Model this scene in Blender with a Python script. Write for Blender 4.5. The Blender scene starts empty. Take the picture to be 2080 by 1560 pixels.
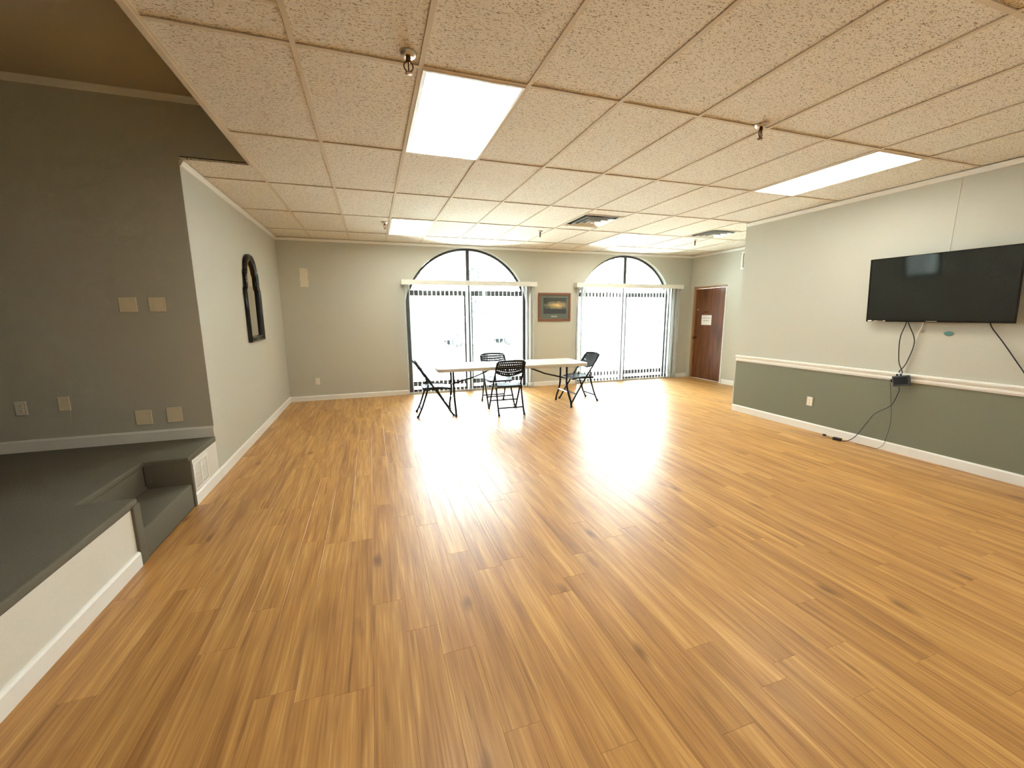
import bpy, bmesh, math, random
from mathutils import Vector, Matrix
S = bpy.context.scene
COL = S.collection
random.seed(7)
PI = math.pi

# ------------------------------------------------------------------ camera, sky, exposure
CAM_Z = 1.533
cam_d = bpy.data.cameras.new('camera'); cam = bpy.data.objects.new('camera', cam_d); COL.objects.link(cam)
cam_d.sensor_width = 36; cam_d.sensor_fit = 'HORIZONTAL'; cam_d.lens = 838.55 / 2080 * 36
cam_d.clip_start = .05; cam_d.clip_end = 500
yaw, pitch, roll = .3245, -.1686, -.0061
fw = Vector((math.sin(yaw) * math.cos(pitch), math.cos(yaw) * math.cos(pitch), math.sin(pitch)))
rt = Vector((math.cos(yaw), -math.sin(yaw), 0)); up = rt.cross(fw)
r2 = rt * math.cos(roll) + up * math.sin(roll); u2 = up * math.cos(roll) - rt * math.sin(roll)
M = Matrix((r2, u2, -fw)).transposed().to_4x4(); M.translation = (0, 0, CAM_Z)
cam.matrix_world = M
S.camera = cam

SKY = 10.0          # bright overcast sky
LAMP = 3.0         # radiance of the ceiling light lenses
world = bpy.data.worlds.new('overcast_sky'); S.world = world; world.use_nodes = True
bg = world.node_tree.nodes['Background']
bg.inputs[0].default_value = (.86, .95, 1.0, 1); bg.inputs[1].default_value = SKY
S.view_settings.view_transform = 'Standard'; S.view_settings.look = 'None'
S.view_settings.exposure = 2.15; S.view_settings.gamma = 1; S.view_settings.use_curve_mapping = False
S.cycles.max_bounces = 6; S.cycles.diffuse_bounces = 4; S.cycles.glossy_bounces = 3
S.cycles.use_adaptive_sampling = True; S.cycles.adaptive_threshold = .03; S.cycles.adaptive_min_samples = 32
S.cycles.transparent_max_bounces = 8; S.cycles.sample_clamp_indirect = 8
S.cycles.use_denoising = True
S.cycles.caustics_reflective = False; S.cycles.caustics_refractive = False

# ------------------------------------------------------------------ measures of the room
XL, XR, YB, YE, YR, XD, ZC = -1.449, 5.376, 8.104, 4.43, 4.968, 7.198, 2.824
YN = -3.2           # wall behind the camera
ZS = 3.31           # ceiling over the stage
XS = -4.6           # far side of the stage
CX0, CW, RY0, RH = -.2796, .6096, 2.467, 1.2192      # ceiling grid

# ------------------------------------------------------------------ helpers
def bm_new(): return bmesh.new()
def box(bm, a, b):
    x0, y0, z0 = a; x1, y1, z1 = b
    v = [bm.verts.new(p) for p in ((x0,y0,z0),(x1,y0,z0),(x1,y1,z0),(x0,y1,z0),(x0,y0,z1),(x1,y0,z1),(x1,y1,z1),(x0,y1,z1))]
    for f in ((0,3,2,1),(4,5,6,7),(0,1,5,4),(1,2,6,5),(2,3,7,6),(3,0,4,7)): bm.faces.new([v[i] for i in f])
    return v
def tube(bm, pts, r, n=8, closed=False, flat=1.0):
    """sweep a round section of radius r (number or list) along pts"""
    pts = [Vector(p) for p in pts]; N = len(pts); rings = []
    prev = None
    for i, p in enumerate(pts):
        if closed: t = pts[(i+1) % N] - pts[i-1]
        else: t = pts[min(i+1, N-1)] - pts[max(i-1, 0)]
        if t.length < 1e-9: t = Vector((0,0,1))
        t.normalize()
        if prev is None:
            a = Vector((0,0,1)) if abs(t.z) < .9 else Vector((1,0,0))
            n1 = t.cross(a).normalized()
        else:
            n1 = (prev - t * prev.dot(t)).normalized()
        prev = n1; n2 = t.cross(n1)
        rr = r[i] if isinstance(r, (list, tuple)) else r
        rings.append([bm.verts.new(p + n1 * rr * math.cos(2*PI*k/n) + n2 * rr * flat * math.sin(2*PI*k/n)) for k in range(n)])
    for i in range(N if closed else N-1):
        A, B = rings[i], rings[(i+1) % N]
        for k in range(n): bm.faces.new((A[k], A[(k+1) % n], B[(k+1) % n], B[k]))
    if not closed:
        bm.faces.new(rings[0][::-1]); bm.faces.new(rings[-1])
def lathe(bm, prof, c=(0,0,0), n=16, axis='z'):
    rings = []
    for r, h in prof:
        ring = []
        for k in range(n):
            a = 2*PI*k/n; x, y = r*math.cos(a), r*math.sin(a)
            p = {'z': (x, y, h), 'x': (h, x, y), 'y': (x, h, y)}[axis]
            ring.append(bm.verts.new((c[0]+p[0], c[1]+p[1], c[2]+p[2])))
        rings.append(ring)
    for A, B in zip(rings, rings[1:]):
        for k in range(n): bm.faces.new((A[k], A[(k+1) % n], B[(k+1) % n], B[k]))
    bm.faces.new(rings[0][::-1]); bm.faces.new(rings[-1])
def prism(bm, poly, f, d0, d1):
    """poly of 2d points, f(u,v,d)->xyz, thickness from d0 to d1"""
    A = [bm.verts.new(f(u, v, d0)) for u, v in poly]; B = [bm.verts.new(f(u, v, d1)) for u, v in poly]
    n = len(poly)
    bm.faces.new(A); bm.faces.new(B[::-1])
    for i in range(n): bm.faces.new((A[i], B[i], B[(i+1) % n], A[(i+1) % n]))
def smooth_path(pts, n=8):
    """Catmull-Rom through pts"""
    P = [Vector(p) for p in pts]; P = [2*P[0]-P[1]] + P + [2*P[-1]-P[-2]]; out = []
    for i in range(1, len(P)-2):
        for k in range(n):
            t = k/n; a, b, c, d = P[i-1:i+3]
            out.append(.5*((2*b)+(c-a)*t+(2*a-5*b+4*c-d)*t*t+(3*b-a-3*c+d)*t**3))
    out.append(P[-2]); return out
def obj(name, bm, mat, parent=None, bevel=0, smooth=False, seg=2):
    bmesh.ops.recalc_face_normals(bm, faces=bm.faces)
    if bevel:
        bmesh.ops.bevel(bm, geom=[e for e in bm.edges if len(e.link_faces) == 2 and e.calc_face_angle(0) > .5], offset=bevel, segments=seg, affect='EDGES', profile=.5, clamp_overlap=True)
    me = bpy.data.meshes.new(name); bm.to_mesh(me); bm.free()
    if smooth:
        for p in me.polygons: p.use_smooth = True
        try: me.set_sharp_from_angle(angle=math.radians(40))
        except Exception: pass
    if mat: me.materials.append(mat)
    o = bpy.data.objects.new(name, me); COL.objects.link(o)
    if parent: o.parent = parent
    return o
def bobj(name, a, b, mat, parent=None, bevel=0):
    bm = bm_new(); box(bm, a, b); return obj(name, bm, mat, parent, bevel)
def tag(o, label, cat, group=None):
    o['label'] = label; o['category'] = cat
    if group: o['group'] = group
    return o
def struct(o, label=None, cat=None):
    o['kind'] = 'structure'
    if label: o['label'] = label
    if cat: o['category'] = cat
    return o
def empty(name, loc=(0,0,0), rz=0):
    o = bpy.data.objects.new(name, None); COL.objects.link(o); o.location = loc; o.rotation_euler = (0,0,rz); o.empty_display_size = .1
    return o
def copy_tree(o, parent=None):
    c = o.copy(); COL.objects.link(c)
    if parent: c.parent = parent
    for ch in list(o.children): copy_tree(ch, c)
    return c

# ------------------------------------------------------------------ materials
def mat(name, col=(.5,.5,.5), rough=.6, metal=0, spec=.5):
    m = bpy.data.materials.new(name); m.use_nodes = True
    b = m.node_tree.nodes['Principled BSDF']
    b.inputs['Base Color'].default_value = (*col, 1); b.inputs['Roughness'].default_value = rough
    b.inputs['Metallic'].default_value = metal; b.inputs['Specular IOR Level'].default_value = spec
    return m
def nodes(m):
    nt = m.node_tree; return nt, nt.nodes['Principled BSDF'], (lambda t: nt.nodes.new(t)), nt.links.new
def grain(m, scale, vary=.12, bump=.1, dist=.002, detail=3, stretch=(1,1,1)):
    """mottle the base colour a little and add fine relief"""
    nt, b, N, L = nodes(m)
    tc = N('ShaderNodeTexCoord'); mp = N('ShaderNodeMapping'); mp.inputs['Scale'].default_value = stretch
    L(tc.outputs['Object'], mp.inputs['Vector'])
    no = N('ShaderNodeTexNoise'); no.inputs['Scale'].default_value = scale; no.inputs['Detail'].default_value = detail
    L(mp.outputs[0], no.inputs['Vector'])
    c = b.inputs['Base Color'].default_value[:3]
    mx = N('ShaderNodeMix'); mx.data_type = 'RGBA'
    mx.inputs[6].default_value = (*[x*(1-vary) for x in c], 1); mx.inputs[7].default_value = (*[min(1, x*(1+vary)) for x in c], 1)
    L(no.outputs['Fac'], mx.inputs[0]); L(mx.outputs[2], b.inputs['Base Color'])
    if bump:
        bp = N('ShaderNodeBump'); bp.inputs['Strength'].default_value = bump; bp.inputs['Distance'].default_value = dist
        L(no.outputs['Fac'], bp.inputs['Height']); L(bp.outputs[0], b.inputs['Normal'])
    return m
PAINT = (.565, .56, .485)
M_wall = grain(mat('wall_paint_greige', PAINT, .7, spec=.25), 140, .03, .25, .002)
M_wain = grain(mat('wall_paint_sage', (.215, .225, .165), .65, spec=.3), 140, .03, .25, .002)
M_trim = grain(mat('trim_white_paint', (.84, .83, .78), .4), 60, .03, .05)
M_base = grain(mat('baseboard_white_paint', (.88, .88, .84), .4), 60, .03, .05)
M_sceil = grain(mat('stage_ceiling_paint', (.50, .46, .37), .9, spec=.2), 40, .06, .2)
M_grid = grain(mat('grid_cream_metal', (.72, .63, .49), .8, spec=.2), 30, .04, 0)
M_white = grain(mat('white_plastic', (.82, .81, .76), .4), 50, .03, 0)
M_ivory = grain(mat('ivory_plastic', (.88, .79, .58), .45), 50, .04, 0)
M_black = grain(mat('black_plastic', (.012, .012, .013), .4), 80, .2, .05, .0005)
M_bmetal = grain(mat('black_painted_steel', (.010, .010, .012), .5, spec=.22), 80, .2, .03, .0005)
M_mesh = grain(mat('dark_grey_mesh_plastic', (.016, .018, .022), .5, spec=.25), 80, .15, .03, .0005)
M_bronze = grain(mat('dark_bronze_aluminium', (.055, .05, .045), .45, .3), 40, .15, .02)
M_chrome = grain(mat('brushed_nickel', (.7, .68, .63), .28, 1), 120, .06, .02, .0005)
M_brass = grain(mat('tarnished_bronze', (.16, .07, .03), .35, 1), 90, .2, .03, .0005)
M_tabletop = grain(mat('speckled_white_table_plastic', (.66, .64, .58), .35), 260, .08, .08, .0006)
M_carpet = grain(mat('charcoal_carpet', (.20, .188, .142), .95, spec=.1), 420, .45, .8, .006, 4)
M_stageface = grain(mat('stage_face_paint', (.74, .73, .66), .6, spec=.3), 90, .05, .2, .002)
M_dark = grain(mat('dark_void_metal', (.01, .01, .012), .7), 40, .2, 0)
M_paper = grain(mat('white_paper', (.85, .85, .83), .7), 60, .03, .05)
M_ink = grain(mat('grey_ink', (.13, .13, .13), .8), 60, .2, 0)
M_teal = grain(mat('teal_rubber', (.10, .26, .23), .4), 60, .15, .05)
M_wcable = grain(mat('white_cable_sheath', (.72, .70, .62), .45), 60, .05, 0)
M_patch = grain(mat('bare_plaster', (.80, .74, .60), .9), 28, .16, .6, .004, 6)
M_redwood = grain(mat('cherry_frame_wood', (.22, .085, .045), .4), 30, .3, .1, .001, 5, (1,1,6))
M_matboard = grain(mat('grey_green_matboard', (.13, .16, .14), .8), 90, .08, .02)
M_mblack = grain(mat('glossy_black_lacquer', (.006, .0055, .005), .12), 20, .2, .02, .0005)

def make_mirror_mat():
    m = mat('silver_mirror', (.80, .82, .78), .02, 1); return grain(m, 3, .01, 0)
M_mirror = make_mirror_mat()

def make_screen():
    m = mat('television_panel_glass', (.014, .018, .0165), .06, spec=.6)
    return grain(m, 500, .25, 0)
M_screen = make_screen()

def make_glass():
    m = bpy.data.materials.new('window_glass'); m.use_nodes = True; nt = m.node_tree
    for n in list(nt.nodes): nt.nodes.remove(n)
    out = nt.nodes.new('ShaderNodeOutputMaterial'); tr = nt.nodes.new('ShaderNodeBsdfTransparent'); gl = nt.nodes.new('ShaderNodeBsdfGlossy')
    mx = nt.nodes.new('ShaderNodeMixShader'); fr = nt.nodes.new('ShaderNodeFresnel'); no = nt.nodes.new('ShaderNodeTexNoise')
    no.inputs['Scale'].default_value = 2
    mr = nt.nodes.new('ShaderNodeMapRange'); mr.inputs[3].default_value = .01; mr.inputs[4].default_value = .03
    nt.links.new(no.outputs['Fac'], mr.inputs[0]); nt.links.new(mr.outputs[0], gl.inputs['Roughness'])
    tr.inputs[0].default_value = (.93, .96, .95, 1); fr.inputs['IOR'].default_value = 1.3
    nt.links.new(fr.outputs[0], mx.inputs[0]); nt.links.new(tr.outputs[0], mx.inputs[1]); nt.links.new(gl.outputs[0], mx.inputs[2]); nt.links.new(mx.outputs[0], out.inputs[0])
    return m
M_glass = make_glass()

def make_vane():
    m = mat('white_vinyl_vane', (.84, .85, .84), .45)
    nt, b, N, L = nodes(m)
    out = [n for n in nt.nodes if n.type == 'OUTPUT_MATERIAL'][0]
    tl = N('ShaderNodeBsdfTranslucent'); tl.inputs[0].default_value = (.85, .88, .88, 1)
    mx = N('ShaderNodeMixShader'); mx.inputs[0].default_value = .3
    L(b.outputs[0], mx.inputs[1]); L(tl.outputs[0], mx.inputs[2]); L(mx.outputs[0], out.inputs[0])
    return grain(m, 30, .03, .05, .0005)
M_vane = make_vane()

def make_lens():
    """prismatic acrylic lens of a lit ceiling light"""
    m = mat('prismatic_light_lens', (.80, .78, .70), .25, spec=.6)
    nt, b, N, L = nodes(m)
    tc = N('ShaderNodeTexCoord'); vo = N('ShaderNodeTexVoronoi'); vo.inputs['Scale'].default_value = 90
    L(tc.outputs['Object'], vo.inputs['Vector'])
    mx = N('ShaderNodeMix'); mx.data_type = 'RGBA'; mx.inputs[6].default_value = (1, .95, .84, 1); mx.inputs[7].default_value = (1, .98, .91, 1)
    L(vo.outputs['Distance'], mx.inputs[0]); L(mx.outputs[2], b.inputs['Emission Color'])
    b.inputs['Emission Strength'].default_value = LAMP
    bp = N('ShaderNodeBump'); bp.inputs['Strength'].default_value = .2; bp.inputs['Distance'].default_value = .002
    L(vo.outputs['Distance'], bp.inputs['Height']); L(bp.outputs[0], b.inputs['Normal'])
    return m
M_lens = make_lens()

def make_tile():
    m = mat('fissured_mineral_tile', (.74, .63, .46), .9, spec=.15)
    nt, b, N, L = nodes(m)
    geo = N('ShaderNodeNewGeometry'); oi = N('ShaderNodeObjectInfo')
    ad = N('ShaderNodeVectorMath'); ad.operation = 'ADD'
    sc = N('ShaderNodeVectorMath'); sc.operation = 'SCALE'; sc.inputs['Scale'].default_value = 37
    cb = N('ShaderNodeCombineXYZ'); L(oi.outputs['Random'], cb.inputs[0]); L(oi.outputs['Random'], cb.inputs[1])
    L(cb.outputs[0], sc.inputs[0]); L(geo.outputs['Position'], ad.inputs[0]); L(sc.outputs[0], ad.inputs[1])
    mp = N('ShaderNodeMapping'); mp.inputs['Scale'].default_value = (66, 150, 66); L(ad.outputs[0], mp.inputs['Vector'])
    no = N('ShaderNodeTexNoise'); no.inputs['Scale'].default_value = 1; no.inputs['Detail'].default_value = 2.5; no.inputs['Distortion'].default_value = 1.2
    L(mp.outputs[0], no.inputs['Vector'])
    n2 = N('ShaderNodeTexNoise'); n2.inputs['Scale'].default_value = 3; n2.inputs['Detail'].default_value = 2; L(ad.outputs[0], n2.inputs['Vector'])
    # short worm-like fissures where the noise runs low
    rp = N('ShaderNodeValToRGB'); rp.color_ramp.elements[0].position = .36; rp.color_ramp.elements[0].color = (0,0,0,1)
    rp.color_ramp.elements[1].position = .44; rp.color_ramp.elements[1].color = (1,1,1,1)
    L(no.outputs['Fac'], rp.inputs[0])
    base = N('ShaderNodeMix'); base.data_type = 'RGBA'; base.inputs[6].default_value = (.85, .79, .68, 1); base.inputs[7].default_value = (.89, .84, .74, 1)
    L(n2.outputs['Fac'], base.inputs[0])
    mx = N('ShaderNodeMix'); mx.data_type = 'RGBA'; mx.inputs[6].default_value = (.34, .25, .14, 1)
    L(rp.outputs[0], mx.inputs[0]); L(base.outputs[2], mx.inputs[7]); L(mx.outputs[2], b.inputs['Base Color'])
    bp = N('ShaderNodeBump'); bp.inputs['Strength'].default_value = .5; bp.inputs['Distance'].default_value = .004
    L(rp.outputs[0], bp.inputs['Height']); L(bp.outputs[0], b.inputs['Normal'])
    return m
M_tile = make_tile()

def make_floor():
    m = mat('oak_vinyl_plank', (.42, .2, .07), .3)
    nt, b, N, L = nodes(m)
    geo = N('ShaderNodeNewGeometry'); at = N('ShaderNodeAttribute'); at.attribute_name = 'rnd'
    mulv = N('ShaderNodeMath'); mulv.operation = 'MULTIPLY'; mulv.inputs[1].default_value = 61; L(at.outputs['Fac'], mulv.inputs[0])
    cb = N('ShaderNodeCombineXYZ'); L(mulv.outputs[0], cb.inputs[0]); L(mulv.outputs[0], cb.inputs[1]); L(mulv.outputs[0], cb.inputs[2])
    ad = N('ShaderNodeVectorMath'); ad.operation = 'ADD'; L(geo.outputs['Position'], ad.inputs[0]); L(cb.outputs[0], ad.inputs[1])
    def noise(scale, detail, dist=0):
        mp = N('ShaderNodeMapping'); mp.inputs['Scale'].default_value = scale; L(ad.outputs[0], mp.inputs['Vector'])
        n = N('ShaderNodeTexNoise'); n.inputs['Scale'].default_value = 1; n.inputs['Detail'].default_value = detail; n.inputs['Distortion'].default_value = dist
        L(mp.outputs[0], n.inputs['Vector']); return n.outputs['Fac']
    fine = noise((110, 3.2, 1), 5); crack = noise((52, 1.9, 1), 2, .5); broad = noise((17, .9, 1), 3, .6); blotch = noise((6, 1.6, 1), 2)
    def math_(op, a, b2):
        n = N('ShaderNodeMath'); n.operation = op
        for i, x in ((0, a), (1, b2)):
            if isinstance(x, (int, float)): n.inputs[i].default_value = x
            else: L(x, n.inputs[i])
        return n.outputs[0]
    f = math_('ADD', math_('MULTIPLY', fine, .42), math_('MULTIPLY', broad, .56)); f = math_('ADD', f, .035)
    f = math_('ADD', f, math_('MULTIPLY', math_('SUBTRACT', at.outputs['Fac'], .5), .07))
    rp = N('ShaderNodeValToRGB'); cr = rp.color_ramp
    cr.elements[0].position = .30; cr.elements[0].color = (.27, .13, .042, 1)
    cr.elements[1].position = .74; cr.elements[1].color = (.78, .48, .18, 1)
    e = cr.elements.new(.45); e.color = (.44, .22, .070, 1)
    e = cr.elements.new(.58); e.color = (.575, .31, .098, 1)
    L(f, rp.inputs[0])
    # knots
    mpk = N('ShaderNodeMapping'); mpk.inputs['Scale'].default_value = (4.6, 1.7, 1); L(ad.outputs[0], mpk.inputs['Vector'])
    nd = N('ShaderNodeTexNoise'); nd.inputs['Scale'].default_value = 2.2; L(mpk.outputs[0], nd.inputs['Vector'])
    mv = N('ShaderNodeMix'); mv.data_type = 'VECTOR'; mv.inputs[0].default_value = .22; L(mpk.outputs[0], mv.inputs[4]); L(nd.outputs['Color'], mv.inputs[5])
    vo = N('ShaderNodeTexVoronoi'); vo.inputs['Scale'].default_value = 1.0; L(mv.outputs[1], vo.inputs['Vector'])
    kr = N('ShaderNodeValToRGB'); kr.color_ramp.elements[0].position = .03; kr.color_ramp.elements[0].color = (1,1,1,1)
    kr.color_ramp.elements[1].position = .13; kr.color_ramp.elements[1].color = (0,0,0,1); L(vo.outputs['Distance'], kr.inputs[0])
    ck = N('ShaderNodeValToRGB'); ck.color_ramp.elements[0].position = .27; ck.color_ramp.elements[0].color = (1,1,1,1)
    ck.color_ramp.elements[1].position = .36; ck.color_ramp.elements[1].color = (0,0,0,1); L(crack, ck.inputs[0])
    kf = math_('MAXIMUM', math_('MULTIPLY', kr.outputs[0], .66), math_('MULTIPLY', ck.outputs[0], .38))
    mk = N('ShaderNodeMix'); mk.data_type = 'RGBA'; mk.inputs[7].default_value = (.11, .045, .016, 1)
    L(kf, mk.inputs[0]); L(rp.outputs[0], mk.inputs[6])
    hs = N('ShaderNodeHueSaturation'); hs.inputs['Saturation'].default_value = 1.0
    vv = N('ShaderNodeMapRange'); vv.inputs[3].default_value = .86; vv.inputs[4].default_value = 1.16; L(blotch, vv.inputs[0]); L(vv.outputs[0], hs.inputs['Value'])
    L(mk.outputs[2], hs.inputs['Color']); L(hs.outputs[0], b.inputs['Base Color'])
    rr = N('ShaderNodeMapRange'); rr.inputs[1].default_value = .3; rr.inputs[2].default_value = .7; rr.inputs[3].default_value = .42; rr.inputs[4].default_value = .28
    L(fine, rr.inputs[0]); L(rr.outputs[0], b.inputs['Roughness'])
    bp = N('ShaderNodeBump'); bp.inputs['Strength'].default_value = .22; bp.inputs['Distance'].default_value = .002
    L(fine, bp.inputs['Height']); L(bp.outputs[0], b.inputs['Normal'])
    b.inputs['Specular IOR Level'].default_value = .32
    return m
M_floor = make_floor()

def make_door():
    m = mat('stained_mahogany_veneer', (.16, .055, .022), .33)
    nt, b, N, L = nodes(m)
    tc = N('ShaderNodeTexCoord'); mp = N('ShaderNodeMapping'); mp.inputs['Scale'].default_value = (20, 26, 1.6); L(tc.outputs['Object'], mp.inputs['Vector'])
    no = N('ShaderNodeTexNoise'); no.inputs['Scale'].default_value = 1; no.inputs['Detail'].default_value = 5; no.inputs['Distortion'].default_value = .7; L(mp.outputs[0], no.inputs['Vector'])
    rp = N('ShaderNodeValToRGB'); rp.color_ramp.elements[0].position = .3; rp.color_ramp.elements[0].color = (.085, .028, .010, 1)
    rp.color_ramp.elements[1].position = .72; rp.color_ramp.elements[1].color = (.23, .085, .032, 1)
    L(no.outputs['Fac'], rp.inputs[0]); L(rp.outputs[0], b.inputs['Base Color'])
    return m
M_door = make_door()
M_jamb = grain(mat('door_frame_wood', (.36, .20, .10), .45), 30, .25, .05, .001, 4, (6,6,1))

def make_art():
    """faded print: a glowing dawn over dark marsh water"""
    m = mat('marsh_dawn_print', (.2,.2,.15), .35)
    nt, b, N, L = nodes(m)
    tc = N('ShaderNodeTexCoord'); sep = N('ShaderNodeSeparateXYZ'); L(tc.outputs['Generated'], sep.inputs[0])
    no = N('ShaderNodeTexNoise'); no.inputs['Scale'].default_value = 5; no.inputs['Detail'].default_value = 5
    mp = N('ShaderNodeMapping'); mp.inputs['Scale'].default_value = (1, 1, 2.6); L(tc.outputs['Generated'], mp.inputs['Vector']); L(mp.outputs[0], no.inputs['Vector'])
    def mth(op, *a):
        n = N('ShaderNodeMath'); n.operation = op
        for i, x in enumerate(a):
            if isinstance(x, (int, float)): n.inputs[i].default_value = x
            else: L(x, n.inputs[i])
        return n.outputs[0]
    dx = mth('MULTIPLY', mth('SUBTRACT', sep.outputs[0], .58), 1.7); dz = mth('MULTIPLY', mth('SUBTRACT', sep.outputs[2], .54), 3.6)
    d = mth('SQRT', mth('ADD', mth('MULTIPLY', dx, dx), mth('MULTIPLY', dz, dz)))
    d = mth('ADD', d, mth('MULTIPLY', mth('SUBTRACT', no.outputs['Fac'], .5), 1.1))
    rp = N('ShaderNodeValToRGB'); cr = rp.color_ramp
    cr.elements[0].position = .05; cr.elements[0].color = (.72, .58, .26, 1)
    cr.elements[1].position = 1.0; cr.elements[1].color = (.055, .065, .055, 1)
    e = cr.elements.new(.35); e.color = (.40, .28, .12, 1)
    e = cr.elements.new(.7); e.color = (.17, .17, .12, 1)
    L(d, rp.inputs[0])
    low = mth('LESS_THAN', mth('ADD', sep.outputs[2], mth('MULTIPLY', no.outputs['Fac'], .16)), .36)
    mx = N('ShaderNodeMix'); mx.data_type = 'RGBA'; mx.inputs[7].default_value = (.045, .05, .06, 1)
    L(mth('MULTIPLY', low, .8), mx.inputs[0]); L(rp.outputs[0], mx.inputs[6]); L(mx.outputs[2], b.inputs['Base Color'])
    return m
M_art = make_art()
M_lawn = grain(mat('frosted_lawn', (.68, .70, .64), .95), 3, .3, .4, .02, 5)
M_conc = grain(mat('pale_concrete', (.62, .61, .58), .9), 6, .12, .3, .004, 5)
M_bark = grain(mat('grey_bark', (.085, .08, .075), .95), 14, .35, .8, .02, 5, (1,1,.3))
M_leaf = grain(mat('evergreen_needles', (.035, .075, .065), .9), 9, .4, .6, .03, 5)
M_rail = grain(mat('grey_painted_rail', (.09, .10, .10), .5), 30, .15, .03)
M_carp = grain(mat('silver_blue_car_paint', (.16, .22, .25), .25, .3), 30, .05, 0)
M_carg = grain(mat('tinted_car_glass', (.03, .06, .065), .08), 20, .1, 0)
M_tyre = grain(mat('tyre_rubber', (.015, .015, .015), .85), 60, .2, .2)
# ------------------------------------------------------------------ FLOOR
PW, PL = .152, 1.22
floor_bm = bm_new()
poly = [(XS - .2, YN - .2), (XR + .2, YN - .2), (XR + .2, YR), (XD + .2, YR), (XD + .2, YB + .19), (XS - .2, YB + .19)]
prism(floor_bm, poly, lambda u, v, d: (u, v, d), -.12, -.006)
floor = struct(obj('floor', floor_bm, M_dark), 'warm oak coloured vinyl plank floor', 'floor')
def in_cam(p):
    v = Vector(p) - Vector((0, 0, CAM_Z)); z = v.dot(fw)
    if z < .1: return None
    return 1040 + 838.55 * v.dot(r2) / z, 780 - 838.55 * v.dot(u2) / z
def shown_area(x0, y0, x1, y1, z=0):
    a = [in_cam(p) for p in ((x0,y0,z),(x1,y0,z),(x1,y1,z),(x0,y1,z))]
    if any(p is None for p in a): return 0
    if max(p[0] for p in a) < 0 or min(p[0] for p in a) > 2080 or min(p[1] for p in a) > 1560 or max(p[1] for p in a) < 0: return 0
    return abs(sum(a[i][0]*a[(i+1)%4][1] - a[(i+1)%4][0]*a[i][1] for i in range(4))) / 2
planks = []
rp = random.Random(3)
nx = int((XD - XL) / PW) + 1
for i in range(nx):
    xa, xb = XL + i*PW, min(XL + (i+1)*PW, XD)
    ylo = YN if xb <= XR + .05 else YR
    if xa < XR < xb: xb = XR if XR - xa > .05 else xb
    y = YN - rp.random() * PL - (i % 3) * .4
    while y < YB:
        a, b2 = max(y, ylo), min(y + PL, YB); y += PL
        if b2 - a < .04: continue
        planks.append((shown_area(xa, a, xb, b2), xa, a, xb, b2, rp.random()))
planks.sort(key=lambda p: -p[0])
def plank_into(bm, lay, x0, y0, x1, y1, rnd):
    g, c, t = .0002, .0010, .0006
    o = [(x0+g,y0+g),(x1-g,y0+g),(x1-g,y1-g),(x0+g,y1-g)]; i = [(x0+g+c,y0+g+c),(x1-g-c,y0+g+c),(x1-g-c,y1-g-c),(x0+g+c,y1-g-c)]
    A = [bm.verts.new((p[0],p[1],-.006)) for p in o]; B = [bm.verts.new((p[0],p[1],-t)) for p in o]; Cc = [bm.verts.new((p[0],p[1],0)) for p in i]
    fs = [bm.faces.new(Cc)]
    for k in range(4):
        fs.append(bm.faces.new((A[k], A[(k+1)%4], B[(k+1)%4], B[k]))); fs.append(bm.faces.new((B[k], B[(k+1)%4], Cc[(k+1)%4], Cc[k])))
    for v in A + B + Cc: v[lay] = rnd
for n, p in enumerate(planks[:300]):
    bm = bm_new(); lay = bm.verts.layers.float.new('rnd'); plank_into(bm, lay, *p[1:]); obj('plank', bm, M_floor, floor)
bm = bm_new(); lay = bm.verts.layers.float.new('rnd')
for p in planks[300:]: plank_into(bm, lay, *p[1:])
o = obj('planks_far', bm, M_floor, floor); o['kind'] = 'stuff'; o.name = 'plank_field'

# ------------------------------------------------------------------ WALLS
T = .16
def wallbox(name, a, b, label, m=M_wall): return struct(bobj(name, a, b, m), label, 'wall')
# left wall beyond the stage
wallbox('wall_left', (XL - T, YE, 0), (XL, YB, ZS + .1), 'light greige painted wall carrying the black mirror')
# stage back wall, coplanar strip above the room ceiling
bm = bm_new(); box(bm, (XS, YE, 0), (XL - T, YE + T, ZS + .1)); box(bm, (XL - T + .0, YE - .0, ZC + .02), (-.889, YE + T, ZS + .1))
bm.free()
bm = bm_new(); prism(bm, [(XS, .0), (XL - .001, 0), (XL - .001, ZC + .03), (-.80, ZC + .03), (-.80, ZS + .1), (XS, ZS + .1)], lambda u, v, d: (u, d, v), YE - .004, YE + .05)
wsb = struct(obj('wall_stage', bm, M_wall), 'dim olive grey wall at the back of the stage with blank plates', 'wall')
wallbox('wall_stage_side', (XS - T, YN, 0), (XS, YE + T, ZS + .1), 'far side wall of the stage alcove')
wallbox('wall_rear', (XS - T, YN - T, 0), (XR + T, YN, ZS + .1), 'rear wall behind the viewpoint')
# right wall: pale above the rail, sage below
bm = bm_new(); box(bm, (XR, YN, .83), (XR + T, YR, ZC + .1)); wr = struct(obj('wall_right', bm, M_wall), 'greige right wall with television above the white chair rail', 'wall')
bobj('wainscot', (XR, YN, 0), (XR + T, YR, .83), M_wain, wr)['label'] = 'darker sage green paint below the chair rail'
wallbox('wall_recess', (XR, YR, 0), (XD + T, YR + .02, ZC + .1), 'return wall of the entrance recess')
wr.parent = None
# door wall with opening
DY0, DY1, DZ = 7.05, 7.955, 2.09
bm = bm_new(); prism(bm, [(YR, 0), (DY0, 0), (DY0, DZ), (DY1, DZ), (DY1, 0), (YB, 0), (YB, ZC + .1), (YR, ZC + .1)], lambda u, v, d: (d, u, v), XD, XD + T)
struct(obj('wall_door', bm, M_wall), 'bright greige recess wall around the brown door', 'wall')
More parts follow.
